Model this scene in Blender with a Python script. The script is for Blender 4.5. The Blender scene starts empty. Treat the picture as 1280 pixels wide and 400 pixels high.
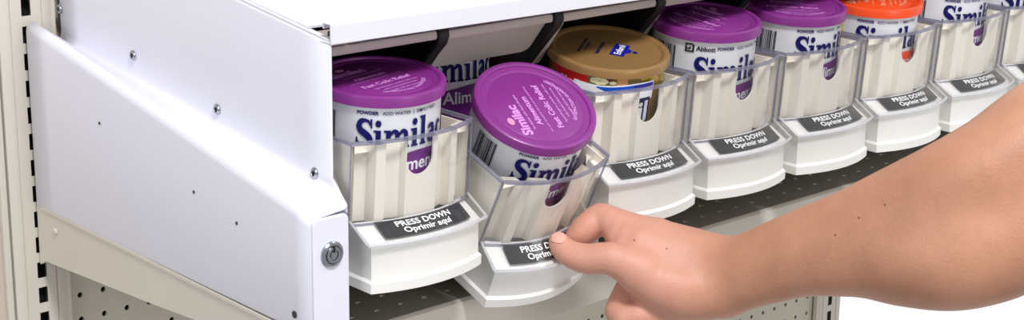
import bpy, bmesh, math, random
import numpy as np
from mathutils import Vector, Matrix, Euler
random.seed(4)
S = 0.001                      # every length below is in millimetres
PI = math.pi
COL = bpy.context.scene.collection

# ------------------------------------------------------------------ materials
def lin(c):
    return tuple((x/12.92 if x <= .04045 else ((x+.055)/1.055)**2.4) for x in c)
def mat(name, rgb, rough=.5, metal=0, spec=.5, noise=0, nscale=40, bump=0, bscale=200, sss=0, coat=0, srgb=True):
    m = bpy.data.materials.new(name); m.use_nodes = True
    nt = m.node_tree; b = nt.nodes['Principled BSDF']
    c = lin(rgb) if srgb else rgb
    b.inputs['Base Color'].default_value = (*c, 1)
    b.inputs['Roughness'].default_value = rough
    b.inputs['Metallic'].default_value = metal
    b.inputs['Specular IOR Level'].default_value = spec
    if coat: b.inputs['Coat Weight'].default_value = coat; b.inputs['Coat Roughness'].default_value = .08
    if sss:
        b.inputs['Subsurface Weight'].default_value = sss
        b.inputs['Subsurface Radius'].default_value = (.006, .002, .001)
        b.inputs['Subsurface Scale'].default_value = 1
    tc = nt.nodes.new('ShaderNodeTexCoord')
    if noise:
        n = nt.nodes.new('ShaderNodeTexNoise'); n.inputs['Scale'].default_value = nscale; n.inputs['Detail'].default_value = 4
        nt.links.new(tc.outputs['Object'], n.inputs['Vector'])
        r = nt.nodes.new('ShaderNodeMapRange'); r.inputs[1].default_value=.3; r.inputs[2].default_value=.7
        r.inputs[3].default_value = 1-noise; r.inputs[4].default_value = 1+noise
        nt.links.new(n.outputs['Fac'], r.inputs[0])
        mx = nt.nodes.new('ShaderNodeMix'); mx.data_type='RGBA'; mx.blend_type='MULTIPLY'; mx.inputs[0].default_value=1
        mx.inputs[6].default_value = (*c,1); nt.links.new(r.outputs[0], mx.inputs[7]); nt.links.new(mx.outputs[2], b.inputs['Base Color'])
    if bump:
        n = nt.nodes.new('ShaderNodeTexNoise'); n.inputs['Scale'].default_value = bscale; n.inputs['Detail'].default_value = 3
        nt.links.new(tc.outputs['Object'], n.inputs['Vector'])
        bp = nt.nodes.new('ShaderNodeBump'); bp.inputs['Strength'].default_value = bump; bp.inputs['Distance'].default_value=.001
        nt.links.new(n.outputs['Fac'], bp.inputs['Height']); nt.links.new(bp.outputs[0], b.inputs['Normal'])
    return m
def clear_mat(name, tint, ior=1.45, rough=.06, body=0, bodycol=(.8,.8,.85)):
    m = bpy.data.materials.new(name); m.use_nodes = True; nt = m.node_tree
    for n in list(nt.nodes): nt.nodes.remove(n)
    o = nt.nodes.new('ShaderNodeOutputMaterial'); t = nt.nodes.new('ShaderNodeBsdfTransparent'); t.inputs[0].default_value=(*tint,1)
    g = nt.nodes.new('ShaderNodeBsdfGlossy'); g.inputs['Roughness'].default_value = rough
    lw = nt.nodes.new('ShaderNodeLayerWeight'); lw.inputs['Blend'].default_value=.5
    pw = nt.nodes.new('ShaderNodeMath'); pw.operation='POWER'; pw.inputs[1].default_value=4.0
    nt.links.new(lw.outputs['Facing'],pw.inputs[0])
    f = nt.nodes.new('ShaderNodeMapRange'); f.inputs[3].default_value=((ior-1)/(ior+1))**2*2; f.inputs[4].default_value=.85
    nt.links.new(pw.outputs[0],f.inputs[0])
    mx = nt.nodes.new('ShaderNodeMixShader')
    nt.links.new(f.outputs[0], mx.inputs[0]); nt.links.new(t.outputs[0], mx.inputs[1]); nt.links.new(g.outputs[0], mx.inputs[2])
    last = mx
    if body:
        d = nt.nodes.new('ShaderNodeBsdfDiffuse'); d.inputs[0].default_value=(*bodycol,1)
        m2 = nt.nodes.new('ShaderNodeMixShader'); m2.inputs[0].default_value = body
        nt.links.new(mx.outputs[0], m2.inputs[1]); nt.links.new(d.outputs[0], m2.inputs[2]); last = m2
    nt.links.new(last.outputs[0], o.inputs[0])
    return m
M = dict(
    white_metal = mat('white_powder_coat', (.865,.865,.895), .45, bump=.05, bscale=900),
    white_side = mat('white_painted_steel', (.875,.875,.92), .45),
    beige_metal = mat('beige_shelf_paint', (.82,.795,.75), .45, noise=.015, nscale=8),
    beige_dark = mat('shaded_deck_paint', (.60,.58,.53), .35, noise=.04, nscale=12),  # shelf beige darkened so the deck colour holds the shade under the trays
    peg = mat('beige_pegboard_paint', (.80,.775,.71), .55, noise=.02, nscale=6),
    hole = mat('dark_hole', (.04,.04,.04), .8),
    black = mat('black_plastic', (.035,.035,.04), .55),
    tray = mat('white_plastic', (.915,.91,.895), .38, bump=.03, bscale=1500),
    insert = mat('cream_ribbed_plastic', (.90,.882,.84), .5),
    flap = mat('grey_flap_plastic', (.73,.69,.67), .35),
    clear = clear_mat('clear_plastic', (.985,.985,.99), ior=1.36),
    clear_rim = clear_mat('clear_plastic_rim', (.66,.66,.74), rough=.12, body=.30, bodycol=(.40,.40,.50)),
    tag = mat('charcoal_tag', (.20,.20,.21), .3),
    tag_print = mat('white_tag_print', (.95,.95,.95), .5),
    can_white = mat('white_can_label', (.94,.945,.97), .35),
    steel = mat('steel', (.75,.75,.77), .25, metal=1),
    purple = mat('purple_lid', (.50,.165,.505), .4, coat=.1),
    purple_label = mat('purple_label', (.47,.16,.53), .35),
    lid_print = mat('lilac_lid_print', (.83,.55,.85), .5),
    lid_pink = mat('pink_lid_print', (.88,.55,.72), .5),
    orange = mat('orange_lid', (.93,.30,.10), .35, coat=.1),
    orange_print = mat('pale_orange_print', (.97,.66,.52), .5),
    gold_lid = mat('gold_lid', (.61,.47,.29), .32, metal=.25),
    gold = mat('gold_foil_label', (.80,.67,.25), .28, metal=.6),
    red = mat('red_label', (.90,.10,.12), .35),
    navy = mat('navy_print', (.07,.06,.36), .5, spec=.25),
    blue = mat('bright_blue_print', (.03,.32,.78), .35),
    deepblue = mat('deep_blue_print', (.10,.12,.60), .35),
    grey_print = mat('grey_print', (.45,.47,.60), .5),
    black_print = mat('black_print', (.10,.10,.14), .5),
    peach = mat('peach_label', (.90,.68,.56), .45),
    yellow = mat('yellow_label', (.86,.82,.28), .45),
    cream_flower = mat('cream_flower_print', (.93,.90,.72), .5),
    olive = mat('olive_photo_print', (.45,.40,.18), .45),
    tan = mat('tan_photo_print', (.80,.58,.36), .45),
    maroon = mat('maroon_photo_print', (.42,.20,.16), .45),
    chrome = mat('chrome', (.70,.71,.74), .22, metal=1),
    dark_steel = mat('dark_steel', (.30,.30,.32), .35, metal=.8),
    nail = mat('fingernail', (.86,.64,.58), .28),
    mole = mat('brown_mole', (.52,.33,.25), .6),
)
def skin_mat():
    m = mat('skin', (.70,.50,.39), .52, sss=.10, bump=.35, bscale=420)
    nt = m.node_tree; b = nt.nodes['Principled BSDF']; tc = nt.nodes.new('ShaderNodeTexCoord')
    n = nt.nodes.new('ShaderNodeTexNoise'); n.inputs['Scale'].default_value = 16; n.inputs['Detail'].default_value = 5; n.inputs['Roughness'].default_value=.6
    nt.links.new(tc.outputs['Object'], n.inputs['Vector'])
    r = nt.nodes.new('ShaderNodeValToRGB'); e = r.color_ramp.elements
    e[0].position=.35; e[0].color=(*lin((.68,.475,.37)),1); e[1].position=.68; e[1].color=(*lin((.75,.54,.43)),1)
    nt.links.new(n.outputs['Fac'], r.inputs[0])
    # the hand is pinker than the tanned forearm
    sx = nt.nodes.new('ShaderNodeSeparateXYZ'); nt.links.new(tc.outputs['Object'], sx.inputs[0])
    mr = nt.nodes.new('ShaderNodeMapRange'); mr.inputs[1].default_value=-.40; mr.inputs[2].default_value=-.33; mr.inputs[3].default_value=.75; mr.inputs[4].default_value=0
    nt.links.new(sx.outputs[0], mr.inputs[0])
    mx = nt.nodes.new('ShaderNodeMix'); mx.data_type='RGBA'; mx.inputs[7].default_value=(*lin((.80,.58,.51)),1)
    nt.links.new(mr.outputs[0], mx.inputs[0]); nt.links.new(r.outputs[0], mx.inputs[6]); nt.links.new(mx.outputs[2], b.inputs['Base Color'])
    return m
M['skin'] = skin_mat()

# ------------------------------------------------------------------ mesh helpers
class MB:
    def __init__(s): s.v=[]; s.f=[]
    def add(s, v, f):
        o=len(s.v); s.v += [tuple(p) for p in v]; s.f += [tuple(i+o for i in q) for q in f]; return s
    def box(s, x0,x1,y0,y1,z0,z1):
        return s.add([(x0,y0,z0),(x1,y0,z0),(x1,y1,z0),(x0,y1,z0),(x0,y0,z1),(x1,y0,z1),(x1,y1,z1),(x0,y1,z1)],
                     [(0,3,2,1),(4,5,6,7),(0,1,5,4),(1,2,6,5),(2,3,7,6),(3,0,4,7)])
    def prism(s, poly, a, b, axis=2):
        n=len(poly)
        def P(p,h): return (p[0],p[1],h) if axis==2 else ((h,p[0],p[1]) if axis==0 else (p[0],h,p[1]))
        return s.add([P(p,a) for p in poly]+[P(p,b) for p in poly],
                     [tuple(range(n))[::-1], tuple(range(n,2*n))]+[(i,(i+1)%n,n+(i+1)%n,n+i) for i in range(n)])
    def grid(s, rows, close_u=False, close_v=False):
        R=len(rows); N=len(rows[0]); v=[p for r in rows for p in r]; f=[]
        for i in range(R-(0 if close_v else 1)):
            for j in range(N-(0 if close_u else 1)):
                f.append((i*N+j, i*N+(j+1)%N, ((i+1)%R)*N+(j+1)%N, ((i+1)%R)*N+j))
        return s.add(v,f)
    def lathe(s, prof, n=64, c=(0,0)):
        rows=[[(c[0]+r*math.cos(2*PI*k/n), c[1]+r*math.sin(2*PI*k/n), z) for k in range(n)] for r,z in prof]
        s.grid(rows, close_u=True)
        if prof[0][0] > .01: s.add(rows[0],[tuple(range(n))[::-1]])
        if prof[-1][0] > .01: s.add(rows[-1],[tuple(range(n))])
        return s
    def tube(s, pts, r, n=8, cap=True):
        pts=[Vector(p) for p in pts]; rows=[]
        for i,p in enumerate(pts):
            d=(pts[min(i+1,len(pts)-1)]-pts[max(i-1,0)]).normalized()
            a=d.cross(Vector((0,0,1))); a = a.normalized() if a.length>.01 else Vector((1,0,0)); b=d.cross(a)
            rows.append([tuple(p+a*(r*math.cos(2*PI*k/n))+b*(r*math.sin(2*PI*k/n))) for k in range(n)])
        s.grid(rows, close_u=True)
        if cap: s.add(rows[0],[tuple(range(n))]); s.add(rows[-1],[tuple(range(n))[::-1]])
        return s
    def build(s, name, material, parent=None, smooth=False, bevel=0, fix=True, loc=None, merge=.02, seg=2):
        me=bpy.data.meshes.new(name); me.from_pydata([(x*S,y*S,z*S) for x,y,z in s.v],[],s.f)
        if fix:
            bm=bmesh.new(); bm.from_mesh(me); bmesh.ops.remove_doubles(bm, verts=bm.verts, dist=merge*S)
            bmesh.ops.recalc_face_normals(bm, faces=bm.faces); bm.to_mesh(me); bm.free()
        me.materials.append(M[material] if isinstance(material,str) else material)
        if smooth:
            for p in me.polygons: p.use_smooth=True
            try: me.set_sharp_from_angle(angle=math.radians(38))
            except Exception: pass
        o=bpy.data.objects.new(name,me); COL.objects.link(o)
        if parent is not None: o.parent=parent
        if loc: o.location=[c*S for c in loc]
        if bevel:
            b=o.modifiers.new('bevel','BEVEL'); b.width=bevel*S; b.segments=seg; b.limit_method='ANGLE'; b.angle_limit=math.radians(35)
            for p in me.polygons: p.use_smooth=True
            try: me.set_sharp_from_angle(angle=math.radians(38))
            except Exception: pass
        return o
def thing(name, label, cat, loc=(0,0,0), rot=(0,0,0), group=None):
    o=bpy.data.objects.new(name,None); o.empty_display_size=.02; COL.objects.link(o)
    o.location=[c*S for c in loc]; o.rotation_euler=rot; o['label']=label; o['category']=cat
    if group: o['group']=group
    return o
def copy_tree(o, parent=None):
    c=o.copy(); COL.objects.link(c); c.parent=parent
    for ch in list(o.children): copy_tree(ch,c)
    return c
def relabel(o,label): o['label']=label

# ------------------------------------------------------------------ lettering (2D shapes, then wrapped on surfaces)
def text2d(s, size, bold=0.0, align='CENTER', space=1.0):
    cu=bpy.data.curves.new('t','FONT'); cu.body=s; cu.size=size; cu.align_x=align; cu.offset=bold; cu.resolution_u=3; cu.space_character=space
    ob=bpy.data.objects.new('t',cu); COL.objects.link(ob)
    dg=bpy.context.evaluated_depsgraph_get(); dg.update()
    me=bpy.data.meshes.new_from_object(ob.evaluated_get(dg))
    mb=MB().add([(v.co.x,v.co.y,0) for v in me.vertices],[tuple(p.vertices) for p in me.polygons])
    bpy.data.objects.remove(ob); bpy.data.curves.remove(cu); bpy.data.meshes.remove(me)
    return mb
def cut(mb, step=3.0):
    """slice a flat shape into narrow columns so that it can follow a curve"""
    if not mb.v: return mb
    bm=bmesh.new(); vs=[bm.verts.new(v) for v in mb.v]
    for f in mb.f:
        try: bm.faces.new([vs[i] for i in f])
        except ValueError: pass
    x0=min(v[0] for v in mb.v); x1=max(v[0] for v in mb.v); x=x0+step
    while x<x1:
        bmesh.ops.bisect_plane(bm, geom=bm.verts[:]+bm.edges[:]+bm.faces[:], plane_co=(x,0,0), plane_no=(1,0,0), dist=1e-5); x+=step
    bm.verts.index_update()
    r=MB().add([tuple(v.co) for v in bm.verts],[tuple(v.index for v in f.verts) for f in bm.faces]); bm.free(); return r
def shift(mb,dx=0,dy=0,sx=1,sy=1):
    mb.v=[(x*sx+dx,y*sy+dy,z) for x,y,z in mb.v]; return mb
def warp(mb,fn):
    r=MB(); r.v=[tuple(fn(x,y)) for x,y,_ in mb.v]; r.f=list(mb.f); return r
def rect(x0,x1,y0,y1): return MB().add([(x0,y0,0),(x1,y0,0),(x1,y1,0),(x0,y1,0)],[(0,1,2,3)])
def disc(x,y,r,n=16,ry=None):
    ry=ry or r
    return MB().add([(x+r*math.cos(2*PI*k/n),y+ry*math.sin(2*PI*k/n),0) for k in range(n)],[tuple(range(n))])
def poly(*p): return MB().add([(x,y,0) for x,y in p],[tuple(range(len(p)))])
def join(*ms):
    r=MB()
    for m in ms: r.add(m.v,m.f)
    return r
def stroke(pts, ws, sub=5):
    P=[np.array(p,float) for p in pts]; out=[]; W=[]
    n=len(P)
    for i in range(n-1):
        p0=P[max(i-1,0)];p1=P[i];p2=P[i+1];p3=P[min(i+2,n-1)]
        for k in range(sub):
            t=k/sub
            out.append(.5*((2*p1)+(-p0+p2)*t+(2*p0-5*p1+4*p2-p3)*t*t+(-p0+3*p1-3*p2+p3)*t**3)); W.append(ws[i]*(1-t)+ws[i+1]*t)
    out.append(P[-1]); W.append(ws[-1])
    L=[];R=[]
    for i,p in enumerate(out):
        d=out[min(i+1,len(out)-1)]-out[max(i-1,0)]; d=d/(np.linalg.norm(d)+1e-9); nn=np.array([-d[1],d[0]])*W[i]/2
        L.append((*(p+nn),0)); R.append((*(p-nn),0))
    return MB().grid([L,R])
def wordmark():
    """heavy slab-serif lettering, capital height 24, x height 15"""
    g=[]
    g.append(stroke([(15.3,18.5),(12.6,21.9),(8.8,22.6),(5.2,21.4),(3.6,18),(5,14.6),(8.8,12.2),(12.8,9.6),(14.6,6.2),(12.9,2.8),(9,1.4),(4.8,2),(1.6,5.8)],
                    [1.6,2.4,3.2,4.6,5.6,5.8,6.0,6.0,5.6,4.6,3.2,2.6,1.8]))
    g.append(poly((14.6,24),(16.4,24),(16.6,16.4),(15,16.4))); g.append(poly((.4,0),(2,0),(2.2,8.4),(.6,8.4)))
    def stem(x,w,h,foot=True,slab=True):
        r=[rect(x,x+w,0,h)]
        if slab: r.append(poly((x-2.2,h-1.6),(x+w*.6,h-2.2),(x+w,h),(x-2.2,h)))
        if foot: r.append(rect(x-1.4,x+w+1.4,0,1.8))
        return r
    x=20; g+=stem(x,5,15)+[disc(x+2.3,20.3,2.9)]
    x=30; g+=stem(x,4.6,15)
    g.append(stroke([(x+4,11),(x+7.5,14),(x+10.6,12.6),(x+11.3,8),(x+11.3,0)],[2,3.2,4.4,4.6,4.6])); g.append(rect(x+7.8,x+15,0,1.8))
    g.append(stroke([(x+13,11),(x+16.5,14),(x+19.6,12.6),(x+20.3,8),(x+20.3,0)],[2,3.2,4.4,4.6,4.6])); g.append(rect(x+16.8,x+24,0,1.8))
    x=57.5; g+=stem(x,5,15)+[disc(x+2.3,20.3,2.9)]
    x=68; g+=stem(x,5,24)
    x=77; g.append(stroke([(x+1,11.5),(x+3,13.9),(x+6.5,14),(x+8.7,11.5),(x+8.7,0)],[2.6,2.8,3.4,4.6,4.6])); g.append(rect(x+7,x+12.6,0,1.8))
    g.append(stroke([(x+8,8.5),(x+3.6,7.6),(x+1.9,4.4),(x+4.2,1.4),(x+8,3)],[2,3,4,3,1.6]))
    x=92; g.append(stroke([(x+9.4,11),(x+7,13.8),(x+3.4,12.4),(x+2,7.5),(x+3.6,2.4),(x+7,1.1),(x+10,3.6)],[3,2.6,4,5,4,2.6,1.6]))
    return shift(cut(join(*g),3),-51)
WORD = wordmark()
M['neighbour']=mat('beige_neighbour_paint',(.78,.73,.68),.5)
NAIL_N=(-.25,-.55,.8)
NAIL_U=(-.75,.1,.35)
WORLD=(.42,1.05)
LIGHTS=[('key_softbox',(-.5,-1.35,2.15),(.3,.1,.1),.5,62),
        ('fill_softbox',(-1.8,-.2,.8),(0,.2,0),1.0,11,(.96,.97,1.0)),
        ('right_softbox',(1.8,-1.2,1.9),(.7,-.2,.1),.9,9),
        ('low_front_fill',(.5,-2.3,.35),(.3,.1,0),.9,13)]  # low front light is an added fill that brightens the front rail
EXPO=-.04
# ------------------------------------------------------------------ formula cans (local origin: centre of the can's underside)
R_CAN=50.0; H_CAN=120.0
def on_can(R, off, phi0=0):
    def fn(x,y):                      # x = arc length towards +phi, y = height
        a=phi0+x/R; return ((R+off)*math.sin(a), -(R+off)*math.cos(a), y)
    return fn
def deg(d,R=R_CAN): return math.radians(d)*R
def band(x0,x1,top,bot,n=40):
    """strip between two height functions of x"""
    xs=[x0+(x1-x0)*k/n for k in range(n+1)]
    return MB().grid([[(x,bot(x),0) for x in xs],[(x,top(x),0) for x in xs]])
def lid_profile(R,h):
    h=h-2.5
    z=H_CAN
    return [(R-1.2,z-h+3),(R,z-h+3.4),(R,z+.5),(R-.5,z+2.2),(R-1.8,z+3.1),(R-4.2,z+3.2),(R-5.4,z+2.6),(R-6,z+1.2),(R-11,z+1.0),(R-11.8,z+.6),(R-12.6,z+1.0),(.001,z+1.1)]
def on_lid(th, off=1.35):
    c,s=math.cos(th),math.sin(th)
    return lambda x,y: (x*c-y*s, x*s+y*c, H_CAN+off)
def can_base(root, R, body_mat):
    b=MB().lathe([(R-2.5,0),(R-.6,.6),(R,1.6),(R-.6,3.2),(R-.6,H_CAN-7),(R+.2,H_CAN-5.5),(R-.4,H_CAN-4),(R-.4,H_CAN-1)],72)
    return b.build('can_body',body_mat,root,smooth=True)
def small_lines(rows, bold=.06):
    out=[]
    for s,size,x,y,bd in rows: out.append(shift(text2d(s,size,bd,'LEFT'),x,y))
    return join(*out)
LIDTXT={}
def lid_text():
    if not LIDTXT:
        LIDTXT['a']=small_lines([('Similac',9.5,-24,15,.35),('Alimentum',5.6,-17,4,.16),('Fast Colic Relief',5.8,-22,-9,.16),
            ('for babies with food allergies',2.6,-20,10.8,.03),('and colic symptoms due to protein sensitivity',2.2,-24,0.2,.02),
            ('hypoallergenic powder with iron',2.6,-18,-14,.03),('milk based infant formula',2.6,-14,-18,.03),('net weight and use instructions',2.6,-17,-22,.03)])
        def arc(x,y):
            a=-PI*.30+x/35; r=33.5-y; return (r*math.sin(a)*1.0, -r*math.cos(a),0)
        t=cut(text2d('SATISFACTION GUARANTEED',4.2,.12,'CENTER'),1.5)
        LIDTXT['b']=warp(shift(t,3,0),lambda x,y:(( (36-y)*math.sin(x/36), -(36-y)*math.cos(x/36),0)))
        for k_ in 'ab': pass
        LIDTXT['a'].v=[(x*1.36+1,y*1.30-1,z) for x,y,z in LIDTXT['a'].v]
    return LIDTXT
def purple_can(name,label,loc,rot,phi=0,th=0,cat='can',lid='purple',lid_pr='lid_print',band_mat='purple_label',group='formula cans in the dispenser bins',brand=False,yellow=False,full=True,drop=0):
    root=thing(name,label,cat,loc,rot,group); R=R_CAN
    can_base(root,R,'can_white')
    body=root.children[0]; body['label']='white label on round can'
    k0=math.radians(-20+phi)
    # wordmark: capital top 8 mm under the lid
    w=shift(MB().add(WORD.v,WORD.f),0,H_CAN-40.0-drop,.80,1.0)
    warp(w,on_can(R,.35,k0)).build('wordmark','navy',body,fix=False)
    top=lambda x: H_CAN-47.0-drop+3.2*math.sin(x/17.0+.6)
    bd=band(-deg(75),deg(75),top,lambda x:H_CAN-78)
    warp(bd,on_can(R,.15,k0)).build('colour_band',band_mat,body,fix=False)
    t=cut(text2d('Alimentum' if band_mat!='orange' else 'Soy Isomil',15,.3),3)
    warp(shift(t,17,H_CAN-59.5-drop),on_can(R,.4,k0)).build('band_lettering','can_white',body,fix=False)
    t=join(shift(text2d('POWDER',4.0,.14,'LEFT'),-40+4*drop,H_CAN-12.6-.3*drop),shift(text2d('ADD WATER  |  SIMPLY FEED',3.9,.02,'LEFT'),-20+4*drop,H_CAN-12.6-.3*drop))
    warp(cut(t,3),on_can(R,.3,k0)).build('small_print','navy' if full else 'grey_print',body,fix=False)
    bars=[]; x=0; rnd=random.Random(7)
    while x<20:
        wd=rnd.choice([.5,.9,1.4]); bars.append(rect(x,x+wd,0,30)); x+=wd+rnd.choice([.5,.8,1.1])
    warp(shift(join(*bars),-deg(92),H_CAN-44),on_can(R,.3,k0)).build('barcode','black_print',body,fix=False)
    pe=band(deg(66),deg(86),lambda x:H_CAN-26+(x-deg(76))*.5,lambda x:H_CAN-44,6)
    warp(pe,on_can(R,.3,k0)).build('peach_panel','peach',body,fix=False)
    if brand:
        sym=join(rect(0,1.2,0,5.6),rect(0,5.6,0,1.1),rect(5,6.4,0,5),rect(0,5.4,5,6.1),rect(5,6.4,4,5.4),rect(1.2,4,1.9,2.9),rect(3,4.0,1.9,4.1))
        t=join(shift(sym,-52,H_CAN-17.5,1.35,1.35),shift(text2d('Abbott',6.2,.16,'LEFT'),-41.5,H_CAN-15.4))
        t.v=[(x+2,y,z) for x,y,z in t.v]
        warp(cut(t,2),on_can(R,.35,k0)).build('maker_mark','black_print',body,fix=False)
    if yellow:
        warp(band(-deg(78),-deg(62),lambda x:H_CAN-9,lambda x:H_CAN-27,8),on_can(R,.3,k0)).build('yellow_panel','yellow',body,fix=False)
        warp(join(*[rect(-deg(76),-deg(65),H_CAN-14-4*q,H_CAN-12.4-4*q) for q in range(3)]),on_can(R,.5,k0)).build('red_small_print','red',body,fix=False)
    l=MB().lathe(lid_profile(53.2,12),72).build('lid',lid,root,smooth=True)
    T=lid_text()
    warp(join(T['a']),on_lid(th)).build('lid_lettering',lid_pr,l,fix=False)
    warp(T['b'],on_lid(th)).build('lid_slogan',lid_pr,l,fix=False)
    warp(join(disc(-14,31,4.2,20,3)),on_lid(th)).build('lid_emblem','lid_pink' if lid=='purple' else lid_pr,l,fix=False)
    return root
def gold_can(loc,rot):
    root=thing('formula_can','gold lidded formula can with red and blue label, third bin from the cabinet side','can',loc,rot,'formula cans in the dispenser bins')
    R=52.5
    b=can_base(root,R,'gold'); b['label']='shiny gold foil label'
    F=lambda off:on_can(R,off,math.radians(-20))
    warp(band(-deg(92),-deg(46),lambda x:H_CAN-4,lambda x:H_CAN-20-(x+deg(46))*.25,12),F(.2)).build('red_panel','red',b,fix=False)
    t=cut(text2d('New!',9,.3),2)
    warp(shift(t,-deg(66),H_CAN-18),F(.45)).build('red_panel_lettering','tag_print',b,fix=False)
    warp(band(-deg(46),deg(10),lambda x:H_CAN-4,lambda x:H_CAN-26,20),F(.2)).build('picture_panel','olive',b,fix=False)
    warp(band(-deg(34),-deg(20),lambda x:H_CAN-4,lambda x:H_CAN-9.5,6),F(.35)).build('maroon_patch','maroon',b,fix=False)
    warp(band(-deg(16),-deg(5),lambda x:H_CAN-4,lambda x:H_CAN-20,6),F(.35)).build('tan_patch','tan',b,fix=False)
    fl=join(*[disc(-deg(34)+5.2*math.cos(a),H_CAN-8.8+1.8*math.sin(a),3.4,12,1.7) for a in (0,.8,1.8,2.6,3.6,4.6,5.4)]+[disc(-deg(20),H_CAN-9.4,3.2,12,1.6)])
    warp(cut(fl,3),F(.5)).build('flower_print','cream_flower',b,fix=False)
    up=lambda x:H_CAN-12.6+1.4*math.sin((x+10)/15.0)
    warp(band(-deg(60),deg(28),lambda x:up(x)+1.3,lambda x:H_CAN-27,30),F(.55)).build('white_ribbon','can_white',b,fix=False)
    warp(band(-deg(36),deg(27),up,lambda x:up(x)-1-6.5*max(0,math.sin((x+deg(36))/deg(63)*PI)),30),F(.7)).build('blue_wave','blue',b,fix=False)
    warp(band(deg(2),deg(27),lambda x:up(x)-.6,lambda x:up(x)-4.5+.06*(x-deg(2)),12),F(.85)).build('blue_wave_tip','deepblue',b,fix=False)
    warp(band(-deg(75),deg(25),lambda x:H_CAN-25,lambda x:H_CAN-52,24),F(.75)).build('navy_panel','navy',b,fix=False)
    t=cut(text2d('Enfamil',27,.7),3); t=shift(t,19.5-max(v[0] for v in t.v),0)
    warp(shift(t,0,H_CAN-47),F(1.0)).build('wordmark','can_white',b,fix=False)
    l=MB().lathe([(54.6,H_CAN-5),(56,H_CAN-4.4),(56,H_CAN+.4),(55.3,H_CAN+2.6),(53.5,H_CAN+3.6),(50.5,H_CAN+3.6),(48.6,H_CAN+2.4),(47.6,H_CAN+1.4),(45,H_CAN+1.1),(.001,H_CAN+1.2)],80).build('lid','gold_lid',root,smooth=True)
    th=math.radians(32)
    warp(join(rect(-12,17,-16.5,-3.5),poly((-3,-16.5),(9,-16.5),(6,-20.5),(0,-20.5))),on_lid(th,1.5)).build('lid_badge','deepblue',l,fix=False)
    warp(shift(text2d('Enfamil',8.5,.2),2.5,-12.8),on_lid(th,1.8)).build('lid_badge_lettering','can_white',l,fix=False)
    warp(join(small_lines([('Infant Formula',5,-16,6,.15),('MILK BASED POWDER',3.6,-19,22,.12),('WITH IRON',3.6,-12,17.5,.1)])),on_lid(th,1.5)).build('lid_lettering','navy',l,fix=False)
    warp(disc(3,-24,2.4),on_lid(th,1.5)).build('lid_dot','navy',l,fix=False)
    return root

# ------------------------------------------------------------------ dispenser bin (local origin: middle of the front underside, y = 0 plane of the row)
def arc(s,hw,yc,sag): return yc-sag*(1-(s/hw)**2)
def arcpts(hw,yc,sag,n=24): return [(-hw+2*hw*k/n, arc(-hw+2*hw*k/n,hw,yc,sag)) for k in range(n+1)]
def loft_front(mb, rings, back):
    """closed shell from stacked outlines; every ring = (hw, yc, sag, z); side walls run back to y = back"""
    rows=[]
    for hw,yc,sag,z in rings:
        rows.append([(-hw,back,z)]+[(x,y,z) for x,y in arcpts(hw,yc,sag)]+[(hw,back,z)])
    mb.grid(rows); return rows
def cover_pt(s,t,h=0):
    yf=arc(s,60,-8,12.5); yb=arc(s,60,14,15)
    n=Vector((0,-13,22)).normalized()*h
    return (s, yf+(yb-yf)*t+n.y, 43+13*t+n.z)
def corrugation():
    """plan of the ribbed panel: (s, set-back behind the window)"""
    half=[(0,2.6),(15.5,2.6),(16.8,9),(31.2,12.2),(33,2.6),(40.5,2.6),(41.8,13),(56.4,13),(58.2,2.4)]
    return [(-s,d) for s,d in half[::-1]][:-1]+half
BIN_DEPTH=100
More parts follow.
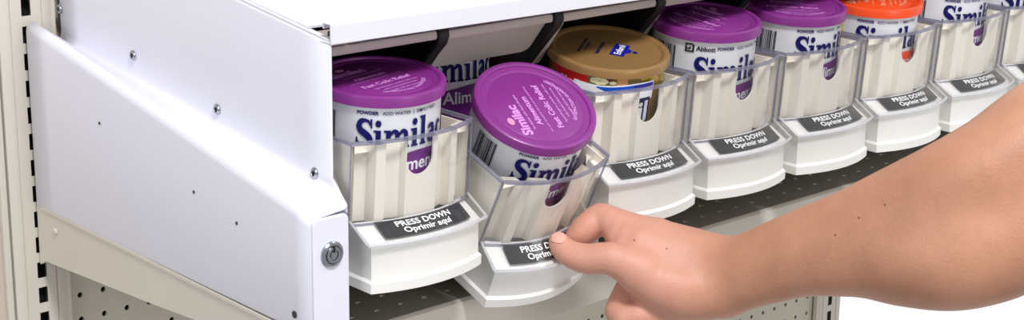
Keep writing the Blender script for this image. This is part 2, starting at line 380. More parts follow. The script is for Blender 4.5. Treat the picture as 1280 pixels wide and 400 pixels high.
def make_bin():
    root=thing('dispenser_bin','','dispenser',(0,0,0),(0,0,0),'push-down dispenser bins in the row')
    # lower tray: white box with bowed front and a lip round the foot
    m=MB()
    rings=[(54.2,-7,12,4),(56.4,-8.6,12.4,4),(56.6,-8.8,12.6,12),(54.6,-7,12,14.2),(54.6,-7,12,41),(55.6,-7.5,12,42.6)]
    rows=loft_front(m,rings,BIN_DEPTH)
    m.add(rows[0],[tuple(range(len(rows[0])))])
    # sloping top deck of the tray
    N=24; g=[]
    for t in (0,.25,.5,.75,1):
        r=[]
        for k in range(N+1):
            s=-55.6+111.2*k/N; yf=arc(s,55.6,-7.5,12); yb=arc(s,55.6,16,15); r.append((s,yf+(yb-yf)*t,42.6+13*t))
        g.append(r)
    m.grid(g)
    for sx in (-55.6,55.6):
        m.add([(sx,-7.5,42.6),(sx,16,55.6),(sx,BIN_DEPTH,55.6),(sx,BIN_DEPTH,42.6)],[(0,1,2,3)])
    m.add([(-54.6,BIN_DEPTH,4),(54.6,BIN_DEPTH,4),(54.6,BIN_DEPTH,55.6),(-54.6,BIN_DEPTH,55.6)],[(0,1,2,3)])
    tray=m.build('tray','tray',root,smooth=True); tray['label']='white plastic tray with bowed front'
    # clear cover over the tray top
    m=MB(); top=[];bot=[]
    for t in (-.06,0,.3,.6,.9,1):
        top.append([cover_pt(-60+120*k/N,t,3.4) for k in range(N+1)]); bot.append([cover_pt(-60+120*k/N,t,.6) for k in range(N+1)])
    m.grid(top); m.grid(bot)
    m.grid([top[0],bot[0]]); m.grid([top[-1],bot[-1]])
    m.grid([[r[0] for r in top],[r[0] for r in bot]]); m.grid([[r[-1] for r in top],[r[-1] for r in bot]])
    m.build('clear_cover','clear',root,smooth=True)
    e=MB().tube([cover_pt(-60+120*k/N,-.05,1.6) for k in range(N+1)],1.5,8)
    e.tube([cover_pt(-60,t,2.4) for t in (-.05,.3,.6,1)],1.1,6); e.tube([cover_pt(60,t,2.4) for t in (-.05,.3,.6,1)],1.1,6)
    e.build('cover_edge','clear_edge',root,smooth=True)
    rows=[[cover_pt(-43+86*k/20,t,1.5) for k in range(21)] for t in (.20,.5,.92)]
    tag=MB().grid(rows).build('tag','tag',root,smooth=True); tag['label']='charcoal instruction tag'
    def on_cover(x,y): return cover_pt(x,.20+.72*(y/20.0),2.0)
    tx=join(shift(text2d('PRESS DOWN',8.8,.2),-2,11.2),shift(text2d('Oprimir aqu\u00ed',8.8,.2),-2,3.4))
    warp(cut(tx,3),on_cover).build('tag_lettering','tag_print',tag,fix=False)
    # cream ribbed liner with an open slot in its middle rib
    zb,zt=54,118; cor=corrugation(); m=MB()
    def wy(s,z): return arc(s,60.5,9+4.5*(zt-z)/(zt-zb),15)
    
    def P(s,d,z): return (s, wy(s,z)+d, z)
    zslot=89.0; rs=13.0
    for (a,da),(b,db) in zip(cor[:-1],cor[1:]):
        if abs(a)<16 and abs(b)<16: continue
        steps=max(1,int(abs(b-a)/4))
        for q in range(steps):
            s0=a+(b-a)*q/steps; s1=a+(b-a)*(q+1)/steps; d0=da+(db-da)*q/steps; d1=da+(db-da)*(q+1)/steps
            m.grid([[P(s0,d0,zb),P(s1,d1,zb)],[P(s0,d0,zt),P(s1,d1,zt)]])
    # middle rib with a round-bottomed slot
    arcp=[(-2-rs*math.cos(PI*k/16), zslot+rs-rs*math.sin(PI*k/16)) for k in range(17)]
    m.grid([[P(-15.5,2.6,zb),P(-rs-2,2.6,zb)],[P(-15.5,2.6,zt),P(-rs-2,2.6,zt)]]); m.grid([[P(15.5,2.6,zb),P(rs-2,2.6,zb)],[P(15.5,2.6,zt),P(rs-2,2.6,zt)]])
    m.grid([[P(s,2.6,zb) for s,z in arcp],[P(s,2.6,z) for s,z in arcp]])
    # thickness of the slot edge, top edge and the flat side walls
    lip=[(-rs-2,zt)]+arcp+[(rs-2,zt)]
    m.grid([[P(s,2.6,z) for s,z in lip],[P(s,4.4,z) for s,z in lip]])
    for sx in (-58.2,58.2):
        for o in (0,-1.8*(1 if sx>0 else -1)):
            m.grid([[(sx+o,wy(58.2,zb)+2.4,zb),(sx+o,BIN_DEPTH,zb)],[(sx+o,wy(58.2,zt)+2.4,zt),(sx+o,BIN_DEPTH,zt)]])
        o=-1.8*(1 if sx>0 else -1)
        m.grid([[(sx,wy(58.2,zt)+2.4,zt),(sx,BIN_DEPTH,zt)],[(sx+o,wy(58.2,zt)+2.4,zt),(sx+o,BIN_DEPTH,zt)]])
    # corner gussets that hold the can
    for sg in (-1,1):
        m.add([(sg*56.4,12,zt-7),(sg*56.4,30,zt-7),(sg*40,12,zt-7)],[(0,1,2)])
    m.add([(-54,8,24),(54,8,24),(54,BIN_DEPTH-2,32),(-54,BIN_DEPTH-2,32)],[(0,1,2,3)])
    ins=m.build('ribbed_liner','insert',root,smooth=True,fix=False); ins['label']='cream ribbed liner with rounded slot'
    # clear bowed window round the liner
    m=MB()
    for o in (0,):
        rows=loft_front(m,[(60.5+o,13.5,15,54),(60.5+o,9,15,121)],BIN_DEPTH)
    m.build('clear_window','clear',root,smooth=True)
    rim=MB(); tp=[(-60.5,BIN_DEPTH,121)]+[(x,y,121) for x,y in arcpts(60.5,9,15)]+[(60.5,BIN_DEPTH,121)]
    path=lambda dz,do:[(x*(1+do/60.5),y-(do if abs(x)<60.4 else 0),121+dz) for x,y,_ in tp]
    rim.grid([path(-1.6,-.9),path(-1.6,1.3),path(1.4,1.3),path(1.4,-.9)],close_v=True)
    for sx in (-60.5,60.5): rim.tube([(sx,13.5,54),(sx,9,121)],.8,6)
    rim.tube([(x,y,55) for x,y in arcpts(60.5,13.5,15)],.8,6)
    rim.build('window_rim','clear_rim',root,smooth=True)
    return root
M['clear_edge']=clear_mat('clear_plastic_edge',(.93,.93,.95),rough=.1,body=.35,bodycol=(.85,.85,.88))
PITCH=129.6
bin0=make_bin()
order=['first','second','third','fourth','fifth','sixth','seventh','eighth']
blab=['dispenser bin beside the cabinet side panel, holding an upright purple lidded can',
 'dispenser bin tilted forward and pressed down by the hand',
 'dispenser bin holding the gold lidded can, just behind the hand',
 'dispenser bin holding the purple lidded can that shows the maker name',
 'dispenser bin between the maker-name can bin and the orange lidded can bin',
 'dispenser bin holding the can with the orange lid',
 'dispenser bin just past the orange lidded can bin, above the forearm',
 'dispenser bin farthest along the row, cut off by the photo edge']
TILT=(0.367,0,0); TLOC=(194.9,15.8,-42.8)
bins=[]
for i in range(8):
    b=bin0 if i==0 else copy_tree(bin0)
    b['label']=blab[i]
    if i==1: b.location=[c*S for c in TLOC]; b.rotation_euler=TILT
    else: b.location=(65*S+i*PITCH*S,0,0)
    bins.append(b)
def put_can(i,cx,cy,ztop,rx,ry):
    """can standing in bin i: lid centre (local), small lean"""
    R=Euler((rx,ry,0)).to_matrix(); base=Vector((cx,cy,ztop))-R@Vector((0,0,H_CAN+2))
    W=bins[i].matrix_basis if False else Matrix.LocRotScale(bins[i].location,bins[i].rotation_euler,None)
    loc=W@(base*S); rot=(W.to_3x3()@R).to_euler()
    return [c/S for c in loc],rot
D=math.radians
l,r=put_can(0,-1,50,157.5,.10,-.03); purple_can('formula_can','purple lidded formula can standing in the bin beside the cabinet side panel',l,r,8,D(7))
l,r=put_can(1,-2.5,50,158.6,.155,-.10); purple_can('formula_can','purple lidded formula can tipped forward in the pressed-down bin',l,r,16,D(80))
l,r=put_can(2,0.5,52.5,145.7,.18,-.056); gold_can(l,r)
l,r=put_can(3,-1,51,158.5,.11,-.037); purple_can('formula_can','purple lidded formula can with the maker name beside a square emblem',l,r,9,D(-85),brand=True,drop=5)
l,r=put_can(4,0,51,157,.11,-.03); purple_can('formula_can','purple lidded formula can between the maker-name can and the orange lidded can',l,r,21,D(-40))
l,r=put_can(5,0,51,149.5,.10,-.03); purple_can('formula_can','formula can with a bright orange lid and yellow label panel',l,r,-2,D(40),lid='orange',lid_pr='orange_print',band_mat='orange',yellow=True)
l,r=put_can(6,0,51,157,.10,-.03); purple_can('formula_can','white formula can just past the orange lidded one, its lid above the photo edge',l,r,14,D(0))
l,r=put_can(7,0,51,160,.10,-.03); purple_can('formula_can','white formula can farthest along the row, mostly cut off by the photo edge',l,r,5,D(30))
purple_can('formula_can','formula can standing in the dark behind the tipped purple lidded can',(199,146,47),(0,0,0),9,D(10),group='formula cans waiting behind the front row')
# ------------------------------------------------------------------ gondola shelving
def perf(mb, to3, x0,x1,y0,y1,step,r,depth,n=8,x_off=0,y_off=0):
    """sheet of square cells with one round punched hole each; holes have real walls"""
    nx=int(round((x1-x0)/step)); ny=int(round((y1-y0)/step))
    for i in range(nx):
        for j in range(ny):
            cx=x0+(i+.5)*step; cy=y0+(j+.5)*step; h=step/2
            sq=[];ci=[];cb=[]
            for k in range(n):
                a=2*PI*(k+.5)/n; c,s=math.cos(a),math.sin(a); q=h/max(abs(c),abs(s))
                sq.append((cx+c*q,cy+s*q)); ci.append((cx+r*c,cy+r*s))
            # n = 8 with half step: corners need their own points
            o=len(mb.v)
            mb.v += [to3(x,y,0) for x,y in sq]+[to3(x,y,0) for x,y in ci]+[to3(x,y,depth) for x,y in ci]
            cor=[to3(cx+h,cy+h,0),to3(cx-h,cy+h,0),to3(cx-h,cy-h,0),to3(cx+h,cy-h,0)]
            mb.v += cor
            for k in range(n):
                k2=(k+1)%n
                if k%2==0: mb.f.append((o+k,o+3*n+k//2,o+k2,o+n+k2,o+n+k))
                else: mb.f.append((o+k,o+k2,o+n+k2,o+n+k))
                mb.f.append((o+n+k,o+n+k2,o+2*n+k2,o+2*n+k))
    return mb
X0,X1=-36.0,1218.0
shelf=thing('shelving_bay','beige steel shelf bay with perforated deck and pegboard back carrying the dispenser row','shelving',(0,0,0))
# deck
ZD,YE=-46.0,43.0
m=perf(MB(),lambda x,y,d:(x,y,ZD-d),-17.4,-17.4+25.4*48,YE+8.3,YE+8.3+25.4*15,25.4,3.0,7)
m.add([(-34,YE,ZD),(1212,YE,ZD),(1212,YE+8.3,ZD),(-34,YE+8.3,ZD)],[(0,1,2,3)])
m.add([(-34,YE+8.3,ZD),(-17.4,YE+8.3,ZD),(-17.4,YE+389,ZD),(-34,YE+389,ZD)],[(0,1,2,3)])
dk=m.build('deck','beige_dark',shelf,smooth=False,fix=False); dk['label']='perforated deck with tray shade in its colour'
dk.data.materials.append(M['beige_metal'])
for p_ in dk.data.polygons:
    if abs(p_.normal.z)<.5: p_.material_index=1  # hole walls take the lighter beige to stand in for light they catch
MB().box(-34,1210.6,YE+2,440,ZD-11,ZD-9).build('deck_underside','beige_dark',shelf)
# rolled front rail
prof=[(YE+y_,ZD+z_) for y_,z_ in [(.5,-.1),(-2.0,-.5),(-4.2,-2.0),(-5,-4.6),(-5,-39),(-4,-41),(-2,-41.4),(10,-41.4),(10,-38),(-1,-38),(-1,-4),(.5,-3)]]
MB().prism(prof,-34,1212,axis=0).build('front_rail','beige_metal',shelf,smooth=True)
for xb in (-38.5,1214): # cantilever brackets
    p=[(444,-21.5),(444,-82),(432,-76),(250,-64.5),(60,-50),(4,-46),(4,-26),(434,-23)]
    br=MB().prism(p,xb,xb+4.5,axis=0); br.prism([(4,-25),(434,-21),(434,-24.5),(4,-28.5)],xb-1.2,xb+8,axis=0)
    bo=br.build('bracket','beige_metal',shelf,bevel=.5)
    rv=MB().lathe([(3.2,0),(3.2,.9),(2.2,1.5),(.001,1.6)],20).build('rivet','beige_metal',bo,smooth=True)
    rv.rotation_euler=(0,-PI/2,0); rv.location=((xb-.2)*S,408*S,-40*S)
# uprights with a column of slots
def upright(xc):
    m=MB(); prof=[(-25,6),(-25,0),(-14,0),(-13,-1.6),(-9.5,-1.6)]; zt,zbm=420,-640
    L=[(-27,12),(-27,1),(-25.5,0),(-17.5,0),(-17,1.2),(-16,1.2),(-15.5,0),(-6.2,0)]
    Rr=[(6.2,0),(14,0),(14.6,1.4),(15.6,1.4),(16.2,0),(25,0),(26.5,1),(26.5,12)]
    for pr in (L,Rr): m.grid([[(xc+x,446+y,zbm) for x,y in pr],[(xc+x,446+y,zt) for x,y in pr]])
    z=149.4+25.4*12
    while z>zbm+26:                              # slots 18.6 tall, webs 6.8
        m.add([(xc-6.2,446,z),(xc+6.2,446,z),(xc+6.2,446,z+6.8),(xc-6.2,446,z+6.8)],[(0,1,2,3)])
        m.add([(xc-6.2,446,z-18.6),(xc-4.6,446,z-17.0),(xc-4.6,446,z-1.4),(xc-6.2,446,z)],[(0,1,2,3)])
        m.add([(xc+6.2,446,z-18.6),(xc+4.6,446,z-17.0),(xc+4.6,446,z-1.4),(xc+6.2,446,z)],[(0,1,2,3)])
        m.add([(xc-6.2,446,z-18.6),(xc+6.2,446,z-18.6),(xc+4.6,446,z-17.0),(xc-4.6,446,z-17.0)],[(0,1,2,3)])
        m.add([(xc-6.2,446,z),(xc+6.2,446,z),(xc+4.6,446,z-1.4),(xc-4.6,446,z-1.4)],[(0,1,2,3)])
        z-=25.4
    m.add([(xc-27,458,zbm),(xc+26.5,458,zbm),(xc+26.5,458,zt),(xc-27,458,zt)],[(0,1,2,3)])
    o=m.build('upright','beige_metal',shelf,fix=False,smooth=True)
    MB().box(xc-8,xc+8,456,457,zbm,zt).build('slot_backing','hole',o)
    return o
upright(X0); upright(X1)
# pegboard back
m=perf(MB(),lambda x,z,d:(x,456+d,z),-5.1,-5.1+25.4*47,-152.7-12.7-25.4*18,-152.7-12.7+25.4*20,25.4,3.0,2.6)
m.add([(-10,456,-622.6),(-5.1,456,-622.6),(-5.1,456,342.6),(-10,456,342.6)],[(0,1,2,3)])
m.build('pegboard','peg',shelf,fix=False)['label']='beige perforated back board'
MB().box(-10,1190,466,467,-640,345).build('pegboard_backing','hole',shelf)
for xa in (-10.5,1187.5): MB().prism([(446,-640),(452,-640),(452,345),(446,345)],xa-.5,xa+3.4,axis=0).build('board_channel','beige_metal',shelf)
# neighbouring bay at the far side of the upright
nb=thing('neighbour_panel','plain beige back panel of the next bay, cut off at the photo edge','panel',(0,0,0))
MB().box(-420,-66,455,462,-640,420).build('panel','neighbour',nb)
MB().prism([(448,-640),(455,-640),(455,420),(448,420)],-71,-65,axis=0).build('edge_strip','beige_metal',nb,bevel=1)

# ------------------------------------------------------------------ white security cabinet
cab=thing('security_cabinet','white steel locking cabinet with flared side panel over the dispenser row','cabinet',(0,0,0))
xi,xo=-5.0,-40.0; TH=2.0
def topz(y): return 196.5+.126*(y-21)
# upper wall (outline y,z), inner plane; the crease line falls towards the front
def crease_hi(y): return 84.7+.1235*(y-22)
def crease_lo(y): return 69.0+.181*y
ys=[22+(440-22)*k/12 for k in range(13)]
m=MB()
# rows of points down the panel at each y: rounded top bend, wall, ramp, outer wall, bottom return
def section(y):
    zt=topz(y)+1; h=crease_hi(y); lo=crease_lo(y)
    p=[(xi+7,zt+1.2),(xi+3,zt+1.0),(xi+1,zt-.2),(xi,zt-2.4)]
    p+=[(xi,h+10.3),(xi,h+4),(xi-.6,h+1),(xi-2.4,h-1.6)]
    p+=[(xo+7,lo+5.0),(xo+3,lo+2.4),(xo+.7,lo-.2),(xo,lo-4),(xo,-20),(xo+.8,-22.5),(xo+3,-23)]
    return [(x,y,z) for x,z in p]
m.grid([section(y) for y in ys])
# below the upper wall the sheet runs on to the lock face
back=section(22)[4:]
front=[(xi,21.5,95),(xi,3.2,77.5),(xi-.6,2.2,75.5),(xi-2.4,1.8,74.2),(xo+7,1.4,72.0),(xo+3,1.2,70.2),(xo+.7,1.2,67.6),(xo,1.2,63.5),(xo,1.2,-20),(xo+.8,1.2,-22),(xo+3,1.2,-22.5)]
m.grid([back,front])
m.add([front[0],front[1],(xi+.2,1.0,70),(xi+.2,16,70),(xi+.2,21,78)],[(0,1,2,3,4)])
sp=m.build('side_panel','white_side',cab,smooth=True,fix=True)
sp['label']='white flared side panel'
so=sp.modifiers.new('thick','SOLIDIFY'); so.thickness=TH*S; so.offset=-1
# front lock face with rounded corners
def rrect(x0,x1,z0,z1,r,n=6):
    pts=[]
    for cx,cz,a0 in ((x1-r,z1-r,0),(x0+r,z1-r,90),(x0+r,z0+r,180),(x1-r,z0+r,270)):
        for k in range(n+1):
            a=math.radians(a0+90*k/n); pts.append((cx+r*math.cos(a),cz+r*math.sin(a)))
    return pts
MB().prism(rrect(xo+.3,xi-1.2,-22,71.5,5.5),-1.2,1.6,axis=1).build('lock_face','white_side',cab,bevel=1.2,seg=3)
MB().box(xi-5.4,xi-3.9,3,40,-18,70).build('inner_return','white_side',cab)
lk=MB().lathe([(10.2,0),(10.2,1.4),(9.2,2.4),(7.4,2.6),(6.9,1.6),(6.6,1.6),(6.4,3.2),(4.2,3.4),(3.9,2.2),(3.2,2.2),(3.0,3.4),(.001,3.5)],40).build('lock','chrome',cab,smooth=True)
lk.rotation_euler=(PI/2,0,0); lk.location=(-22.8*S,-1.2*S,41.8*S)
MB().lathe([(6.7,1.7),(6.5,2.0),(4.1,2.0),(3.9,1.7)],32).build('lock_ring','dark_steel',lk,smooth=True)
MB().box(-.9,.9,2,6.6,2.8,3.7).build('key_notch','hole',lk)
# screws on the upper wall and small holes on the outer wall
for y,z in ((439.8,161.6),(310,139.8),(178,116.8),(42.9,92.4)):
    sc=MB().lathe([(4.6,0),(4.6,.8),(3.8,1.7),(2.4,2.0),(2.0,1.2),(.001,1.2)],24).build('screw','chrome',cab,smooth=True)
    sc.rotation_euler=(0,-PI/2,0); sc.location=((xi-.2)*S,y*S,z*S)
    MB().prism([(1.7*math.cos(PI*k/3),1.7*math.sin(PI*k/3)) for k in range(6)],1.3,1.9).build('hex_socket','hole',sc)
for y,z in ((312.3,83.6),(162.3,55.9),(100.7,44.5)):
    sc=MB().lathe([(1.5,0),(1.5,.35),(.001,.4)],12).build('rivet_hole','dark_steel',cab,smooth=True); sc.rotation_euler=(0,-PI/2,0); sc.location=((xo-.1)*S,y*S,z*S)
sc=MB().lathe([(3,0),(3,.5),(.001,.6)],16).build('rivet_hole','dark_steel',cab,smooth=True); sc.rotation_euler=(0,-PI/2,0); sc.location=((xo-.1)*S,24*S,-10*S)
# top panel with a notch in its near front corner
SL=-.010
m=MB(); yb=440; XE=1200
def TP(x,y): return (x,y,topz(y)+2.4+SL*x*(1-.0*(y)))
nx0,nx1,ny0,ny1=-1.5,30,26,55
for (x0_,x1_,y0_,y1_) in ((xi+1,nx0,22,yb),(nx0,nx1,22,ny0),(nx0,nx1,ny1,yb),(nx1,XE,22,yb)):
    m.add([TP(x0_,y0_),TP(x1_,y0_),TP(x1_,y1_),TP(x0_,y1_)],[(0,1,2,3)])
tp=m.build('top_panel','white_metal',cab); so=tp.modifiers.new('thick','SOLIDIFY'); so.thickness=1.8*S; so.offset=-1
nt_=MB(); nt_.box(nx0,nx1,ny0,ny1,194.5,196); nt_.box(nx0,nx1,ny1,ny1+1,190,200); nt_.build('notch_tray','flap',cab)
npn=MB().lathe([(2.6,0),(2.6,3),(1.8,4),(.001,4)],16).build('notch_pin','dark_steel',cab,smooth=True); npn.location=(17*S,50*S,196*S)
# boxed front lip
m=MB(); prof=[(20,0),(20,15),(21,16.2),(30,16.2),(31,15),(31,11),(29.5,11),(29.5,14.5),(21.8,14.5),(21.8,1.5),(34,1.5),(34,0)]
n=len(prof); L_=[(xi,y,196.5+z-SL*0+SL*xi) for y,z in prof]; R_=[(XE,y,196.5+z+SL*XE) for y,z in prof]
m.add(L_+R_,[tuple(range(n)),tuple(range(n,2*n))[::-1]]+[(i,(i+1)%n,n+(i+1)%n,n+i) for i in range(n)])
m.build('front_lip','white_metal',cab,bevel=.6)
MB().box(XE,XE+2,22,440,-20,200).build('far_side_panel','white_side',cab)
MB().box(xi+1,XE,436,438,-20,238).build('back_liner','black',cab)
MB().box(xi+3,XE,112,436,0,4).build('bin_rail','black',cab)
# black dividers between the bays
for k in range(0,10):
    x=k*PITCH-.4+(2 if k==0 else 0); zz=SL*x
    p=[(48,188+zz),(47,183+zz),(50,176+zz),(60,166+zz),(92,128),(436,128),(436,192+zz),(52,192+zz)]
    w=5.5 if k else 1
    if k==0: MB().prism([(92,60),(436,60),(436,192),(92,192)],x-w,x+w,axis=0).build('divider','black',cab)
    else: MB().prism(p,x-w,x+w,axis=0).build('divider','black',cab,bevel=1.5)
# hinged flaps: a rolled front bar and a thin grey leaf
for k in range(9):
    xa=k*PITCH+(6.0 if k else .5); xb=(k+1)*PITCH-6.5; zz=SL*(xa+xb)/2
    bar=MB().prism([(51,180.2),(50,182),(50,185),(51.2,187),(54,187.6),(58,187.2),(60,185),(59,181),(56,180)],xa,xb,axis=0)
    f=bar.build('flap','flap',cab,smooth=True); f.location=(0,0,zz*S)
    if k==1:
        pts=[(xa+.5,57,182),(xb-.5,57,182)]
        rr=8; lo=[(xb-.5-rr*(1-math.cos(a)),0,rr*(1-math.sin(a))) for a in [PI/2*q/5 for q in range(6)]]
        def fp(x,d): return (x,57+d*.62,182-d*.78)
        out=[fp(xa+.5,0),fp(xa+.5,40)]+[fp(xb-.5-rr+rr*math.sin(a),40-rr+rr*math.cos(a)) for a in [PI/2*q/6 for q in range(7)]]+[fp(xb-.5,0)]
        leaf=MB().add(out,[tuple(range(len(out)))]).build('leaf','flap',f)
        so=leaf.modifiers.new('thick','SOLIDIFY'); so.thickness=1.2*S
    else:
        MB().add([(xa+1,60,186),(xb-1,60,186),(xb-1,150,192),(xa+1,150,192)],[(0,1,2,3)]).build('leaf','black',f)
    if k>=2:
        MB().prism([(60,184),(60,176),(90,136),(96,136),(68,178)],xa+1,xa+10,axis=0).build('flap_arm','flap',f)
        if k>=3: MB().prism([(150,186),(150,130),(153,130),(153,186)],xa+45,xa+57,axis=0).build('flap_stay','flap',f)
ARM = [
  ('arm', 14, 22, [
     [ (-354.4, -18.4, -66.4, 19.5), (-338.6, -26.5, -65.4, 20.5), (-317.9, -41.8, -53.5, 22.0), (-282.5, -59.8, -32.4, 25.5), (-248.4, -78.6, -14.2, 29.5), (-218.0, -93.9, 5.1, 33.0), (-183.6, -112.5, 27.6, 37.0), (-143.0, -115.1, 48.3, 42.0), (-79.0, -95.5, 80.9, 47.0), (101.2, -20.9, 124.7, 60.0) ],
     [ (-354.2, -26.5, -87.6, 21.0), (-338.2, -32.1, -85.3, 22.5), (-317.6, -47.2, -72.5, 22.5), (-282.2, -65.4, -52.3, 25.5), (-248.0, -85.4, -38.7, 30.5), (-217.5, -103.2, -28.1, 35.0), (-182.8, -125.3, -18.0, 40.0), (-142.7, -132.2, -5.4, 43.0), (-78.8, -113.3, 25.1, 52.0), (102.1, -36.6, 68.8, 62.0) ],
     [ (-208.8, -109.5, -35.7, 26.0), (-176.4, -129.0, -31.0, 27.5), (-147.5, -132.0, -19.7, 28.0) ],
  ]),
  ('hand', 9, 12, [
     [ (-338.3, -24.6, -66.1, 20.5), (-366.2, -11.8, -57.5, 18.0), (-392.7, -2.9, -48.1, 14.0) ],
     [ (-337.8, -20.8, -67.4, 20.5), (-366.5, -2.7, -62.0, 17.0), (-393.8, 12.3, -60.4, 13.0) ],
     [ (-425.2, -5.3, -49.3, 12.5), (-408.1, -12.8, -53.6, 17.0), (-381.2, -17.5, -62.9, 19.0) ],
     [ (-343.4, -15.8, -79.2, 20.0), (-385.4, 24.2, -77.3, 12.0) ],
     [ (-346.1, -12.9, -87.4, 18.0), (-374.5, 30.3, -92.4, 11.0) ],
     [ (-338.2, -32.1, -85.3, 22.5), (-375.1, -34.1, -85.2, 24.0), (-408.6, -30.8, -73.5, 18.0) ],
     [ (-370.4, -24.6, -95.7, 22.0), (-392.2, -21.3, -98.7, 18.0) ],
     [ (-365.9, -16.0, -72.4, 22.0), (-400.8, -12.4, -67.1, 18.0) ],
  ]),
  ('thumb', 5, 3, [
     [ (-475.8, -11.8, -53.7, 9.4), (-471.8, -15.1, -58.1, 10.6), (-462.5, -20.3, -61.9, 11.9), (-449.9, -24.7, -63.0, 13.0), (-433.5, -29.2, -60.4, 13.8), (-408.9, -32.8, -69.3, 18.0) ],
  ]),
  ('index', 3.5, 3, [
     [ (-462.4, 8.2, -56.5, 9.2), (-455.0, 9.9, -50.5, 12.4), (-448.3, 11.6, -44.5, 13.0), (-440.9, 13.6, -37.5, 11.6), (-431.5, 8.4, -41.1, 14.2), (-417.4, 2.6, -46.8, 16.5), (-394.0, -3.7, -50.7, 17.0) ],
  ]),
  ('curl', 3, 1.5, [
     [ (-393.6, 13.9, -62.3, 12.0), (-422.1, -20.4, -110.3, 14.2), (-408.6, -30.6, -109.8, 13.0), (-387.0, -28.3, -108.9, 12.0) ],
     [ (-385.4, 24.2, -77.3, 12.0), (-403.6, -7.7, -131.6, 12.5), (-382.1, -19.7, -130.1, 11.0) ],
     [ (-374.5, 30.3, -92.4, 11.0), (-385.6, 4.8, -146.5, 10.5), (-367.1, -7.5, -138.3, 10.0) ],
  ]),
]
NAIL_AT =  (-476.1, -17.1, -47.0)
MOLES =  [(-412.3, -22.5, -47.6), (-387.3, -29.1, -52.7), (-241.1, -107.7, 0.6), (-229.5, -123.4, 18.6), (-257.6, -101.6, -14.8)]
# ------------------------------------------------------------------ the person's arm and hand: one continuous surface
def chain(nodes):
    """smooth curve through the joints, as many short tapering pieces"""
    P=np.array(nodes,float); n=len(P); out=[]
    if n==2: return [tuple(p) for p in P]
    for i in range(n-1):
        p0,p1,p2,p3=P[max(i-1,0)],P[i],P[i+1],P[min(i+2,n-1)]; sub=max(2,int(np.linalg.norm(p2[:3]-p1[:3])/10))
        for k in range(sub):
            t=k/sub; out.append(.5*((2*p1)+(-p0+p2)*t+(2*p0-5*p1+4*p2-p3)*t*t+(-p0+3*p1-3*p2+p3)*t**3))
    out.append(P[-1]); return out
def smin(a,b,k):
    h=np.clip(k-np.abs(a-b),0,None)/k; return np.minimum(a,b)-h*h*k*.25
def cone(P,a,b):
    a_=a[:3]; ba=b[:3]-a_; L=ba@ba; h=np.clip(((P-a_)@ba)/L,0,1)
    return np.linalg.norm(P-a_-h[...,None]*ba,axis=-1)-(a[3]+(b[3]-a[3])*h)
CH=[(n,k,k2,[[np.array(q) for q in chain(c)] for c in chains]) for n,k,k2,chains in ARM]
def sdf(P):
    """distance to the arm at points P (n,3), in millimetres"""
    d=np.full(len(P),60.)
    for n,k,k2,chains in CH:
        g=np.full(len(P),60.)
        for c in chains:
            h=np.full(len(P),60.)
            C3=np.array([q[:3] for q in c]); r=max(q[3] for q in c)+32
            m=np.all((P>C3.min(0)-r)&(P<C3.max(0)+r),axis=1); idx=np.nonzero(m)[0]
            if not len(idx): continue
            Q=P[idx]; hh=np.full(len(Q),60.)
            for a,b in zip(c[:-1],c[1:]):
                lo_=np.minimum(a[:3],b[:3])-max(a[3],b[3])-24; hi_=np.maximum(a[:3],b[:3])+max(a[3],b[3])+24
                j=np.nonzero(np.all((Q>lo_)&(Q<hi_),axis=1))[0]
                if len(j): hh[j]=np.minimum(hh[j],cone(Q[j],a,b))
            h[idx]=hh; g=smin(g,h,k2)
        d=smin(d,g,k)
    return d
def grad(P,e=.5):
    E=np.eye(3)*e; return np.stack([sdf(P+E[a])-sdf(P-E[a]) for a in range(3)],-1)/(2*e)
def onto(P,off=0,n=8):
    P=np.array(P,float)
    for _ in range(n):
        d=sdf(P)-off; g=grad(P); P-=np.clip(d[:,None]*g/(np.sum(g*g,-1,keepdims=True)+.05),-4,4)
    return P
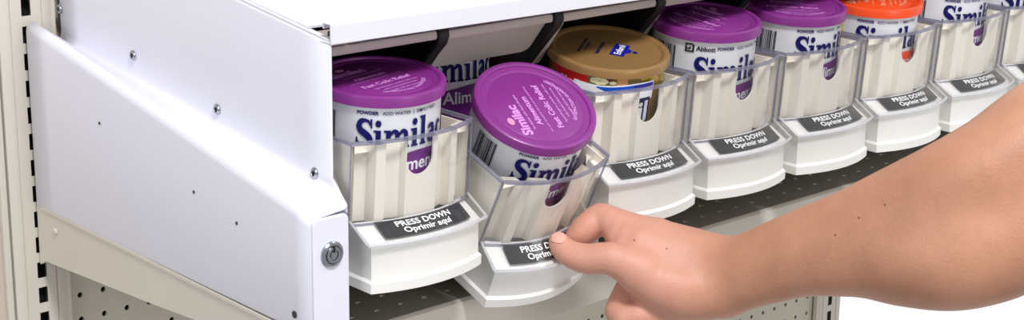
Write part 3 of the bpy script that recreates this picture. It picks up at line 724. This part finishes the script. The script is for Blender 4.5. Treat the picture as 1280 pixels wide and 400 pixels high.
def smooth_arm():
    lo=np.array([-492,-190,-168.]); hi=np.array([60,60,170.]); st=2.2
    nx,ny,nz=[int((h-l)/st)+1 for l,h in zip(lo,hi)]
    xs=lo[0]+st*np.arange(nx);ys=lo[1]+st*np.arange(ny);zs=lo[2]+st*np.arange(nz)
    V=np.empty((nx,ny,nz),np.float32)
    G=np.stack(np.meshgrid(ys,zs,indexing='ij'),-1)
    for i in range(0,nx,16):
        xx=xs[i:i+16]; P=np.empty((len(xx),ny,nz,3)); P[...,0]=xx[:,None,None]; P[...,1:]=G
        V[i:i+16]=sdf(P.reshape(-1,3)).reshape(len(xx),ny,nz)
    V[-1]=1
    ins=V<0
    c=[ins[dx:nx-1+dx,dy:ny-1+dy,dz:nz-1+dz] for dx in(0,1) for dy in(0,1) for dz in(0,1)]
    s=sum(x.astype(int) for x in c); act=(s>0)&(s<8)
    idx=-np.ones(act.shape,int); cells=np.argwhere(act); idx[act]=np.arange(len(cells))
    verts=lo+st*(cells+.5)
    for it in range(4):
        d=sdf(verts); g=grad(verts); keep=verts[:,0]<hi[0]-4
        stp=np.clip(d[:,None]*g/(np.sum(g*g,-1,keepdims=True)+.05),-st,st); verts[keep]-=stp[keep]
    F=[]
    for ax in range(3):
        sl=[slice(1,-1)]*3; sl[ax]=slice(0,-1)
        sh=[slice(1,-1)]*3; sh[ax]=slice(1,None)
        a=ins[tuple(sl)]; b=ins[tuple(sh)]
        e_=np.argwhere(a!=b); fl=a[tuple(e_.T)]
        o=np.ones(3,int); o[ax]=0; p=e_+o
        u,v=[(1,2),(2,0),(0,1)][ax]
        U=np.zeros(3,int);U[u]=1; W=np.zeros(3,int);W[v]=1
        q=[idx[tuple((p-U-W).T)],idx[tuple((p-W).T)],idx[tuple(p.T)],idx[tuple((p-U).T)]]
        Q=np.stack(q,-1); Q[~fl]=Q[~fl][:,::-1]; F.append(Q)
    F=np.concatenate(F); F=F[(F>=0).all(1)]
    me=bpy.data.meshes.new('person'); me.from_pydata((verts*S).tolist(),[],F.tolist())
    for p in me.polygons: p.use_smooth=True
    me.materials.append(M['skin'])
    o=bpy.data.objects.new('person',me); COL.objects.link(o)
    o.location=(560*S,-330*S,60*S); o.rotation_euler=(0,0,-.7435)
    sm=o.modifiers.new('soft','SMOOTH'); sm.factor=.5; sm.iterations=3
    vg=o.vertex_groups.new(name='forearm')
    for wt in (.25,.5,.75,1):
        ii=[int(i) for i in np.nonzero((verts[:,0]>-385+wt*60)&(verts[:,0]<=(-370+wt*60 if wt<1 else 999)))[0]]
        if ii: vg.add(ii,wt,'REPLACE')
    s2=o.modifiers.new('soft_forearm','SMOOTH'); s2.factor=.5; s2.iterations=60; s2.vertex_group='forearm'
    o['label']='bare right forearm and hand of a person pressing the tag of the tilted bin'; o['category']='person'
    return o
arm=smooth_arm()
def nail():
    """thin plate lying on the upper side of the finger tip"""
    c=np.array(NAIL_AT); n=np.array(NAIL_N,float); n/=np.linalg.norm(n); u=np.array(NAIL_U,float); u-=n*(u@n); u/=np.linalg.norm(u); v=np.cross(n,u)
    pts=[]; K=10
    for i in range(K+1):
        t=-1+2*i/K
        for j in range(K+1):
            w=-1+2*j/K
            # superellipse outline
            sx=t*math.sqrt(1-w*w*.32); sy=w*math.sqrt(1-t*t*.32)
            pts.append(c+u*(sx*6.0)+v*(sy*5.6))
    base=onto(pts,.25); top=onto(pts,.75)
    m=MB(); rows=[[tuple(base[i*(K+1)+j]) for j in range(K+1)] for i in range(K+1)]; rt_=[[tuple(top[i*(K+1)+j]*(1 if True else 0)) for j in range(K+1)] for i in range(K+1)]
    m.grid(rt_)
    ring=[(0,j) for j in range(K+1)]+[(i,K) for i in range(1,K+1)]+[(K,j) for j in range(K-1,-1,-1)]+[(i,0) for i in range(K-1,0,-1)]
    m.grid([[rt_[i][j] for i,j in ring],[tuple(onto([rows[i][j]],-.3)[0]) for i,j in ring]],close_u=True)
    return m.build('fingernail','nail',arm,smooth=True)
nail()
for p in MOLES:
    q=onto([p],0,14); g=grad(q)[0]; g/=np.linalg.norm(g)
    m=MB().lathe([(1.05,-.4),(.8,.1),(.001,.25)],10).build('mole','mole',arm,smooth=True); m.location=[float(x)*S for x in q[0]]
    m.rotation_euler=Vector(g).to_track_quat('Z','Y').to_euler()

# ------------------------------------------------------------------ camera, world, lights
sc=bpy.context.scene
cam=bpy.data.cameras.new('camera'); co=bpy.data.objects.new('camera',cam); COL.objects.link(co)
co.location=(-752.02*S,-993.68*S,461.25*S)
y_,p_,r_=.7435,.2736,.0158
Fw=Vector((math.sin(y_)*math.cos(p_),math.cos(y_)*math.cos(p_),-math.sin(p_))); rt=Vector((math.cos(y_),-math.sin(y_),0)); up=rt.cross(Fw)
rt2=rt*math.cos(r_)+up*math.sin(r_); up2=-rt*math.sin(r_)+up*math.cos(r_)
co.rotation_euler=Matrix((rt2,up2,-Fw)).transposed().to_euler()
cam.sensor_width=36; cam.lens=36*2139.43/1280; cam.clip_start=.05; cam.clip_end=50
sc.camera=co
w=bpy.data.worlds.new('studio'); sc.world=w; w.use_nodes=True; nt=w.node_tree; bg=nt.nodes['Background']
tc=nt.nodes.new('ShaderNodeTexCoord'); dt=nt.nodes.new('ShaderNodeVectorMath'); dt.operation='DOT_PRODUCT'; dt.inputs[1].default_value=(.69,.69,-.2)
nt.links.new(tc.outputs['Generated'],dt.inputs[0])
rp=nt.nodes.new('ShaderNodeMapRange'); rp.interpolation_type='SMOOTHSTEP'; rp.inputs[1].default_value=.0; rp.inputs[2].default_value=.75; rp.inputs[3].default_value=WORLD[0]; rp.inputs[4].default_value=WORLD[1]
nt.links.new(dt.outputs['Value'],rp.inputs[0]); nt.links.new(rp.outputs[0],bg.inputs['Strength']); bg.inputs[0].default_value=(1,1,1,1)
def area(name,loc,target,size,energy,col=(1,1,1)):
    l=bpy.data.lights.new(name,'AREA'); l.shape='SQUARE'; l.size=size; l.energy=energy; l.color=col
    o=bpy.data.objects.new(name,l); COL.objects.link(o); o.location=loc
    o.rotation_euler=(Vector(target)-Vector(loc)).to_track_quat('-Z','Y').to_euler(); return o
for a in LIGHTS: area(*a)
sc.view_settings.view_transform='Standard'; sc.view_settings.look='None'; sc.view_settings.gamma=1; sc.view_settings.use_curve_mapping=False
sc.view_settings.exposure=EXPO
sc.cycles.transparent_max_bounces=24
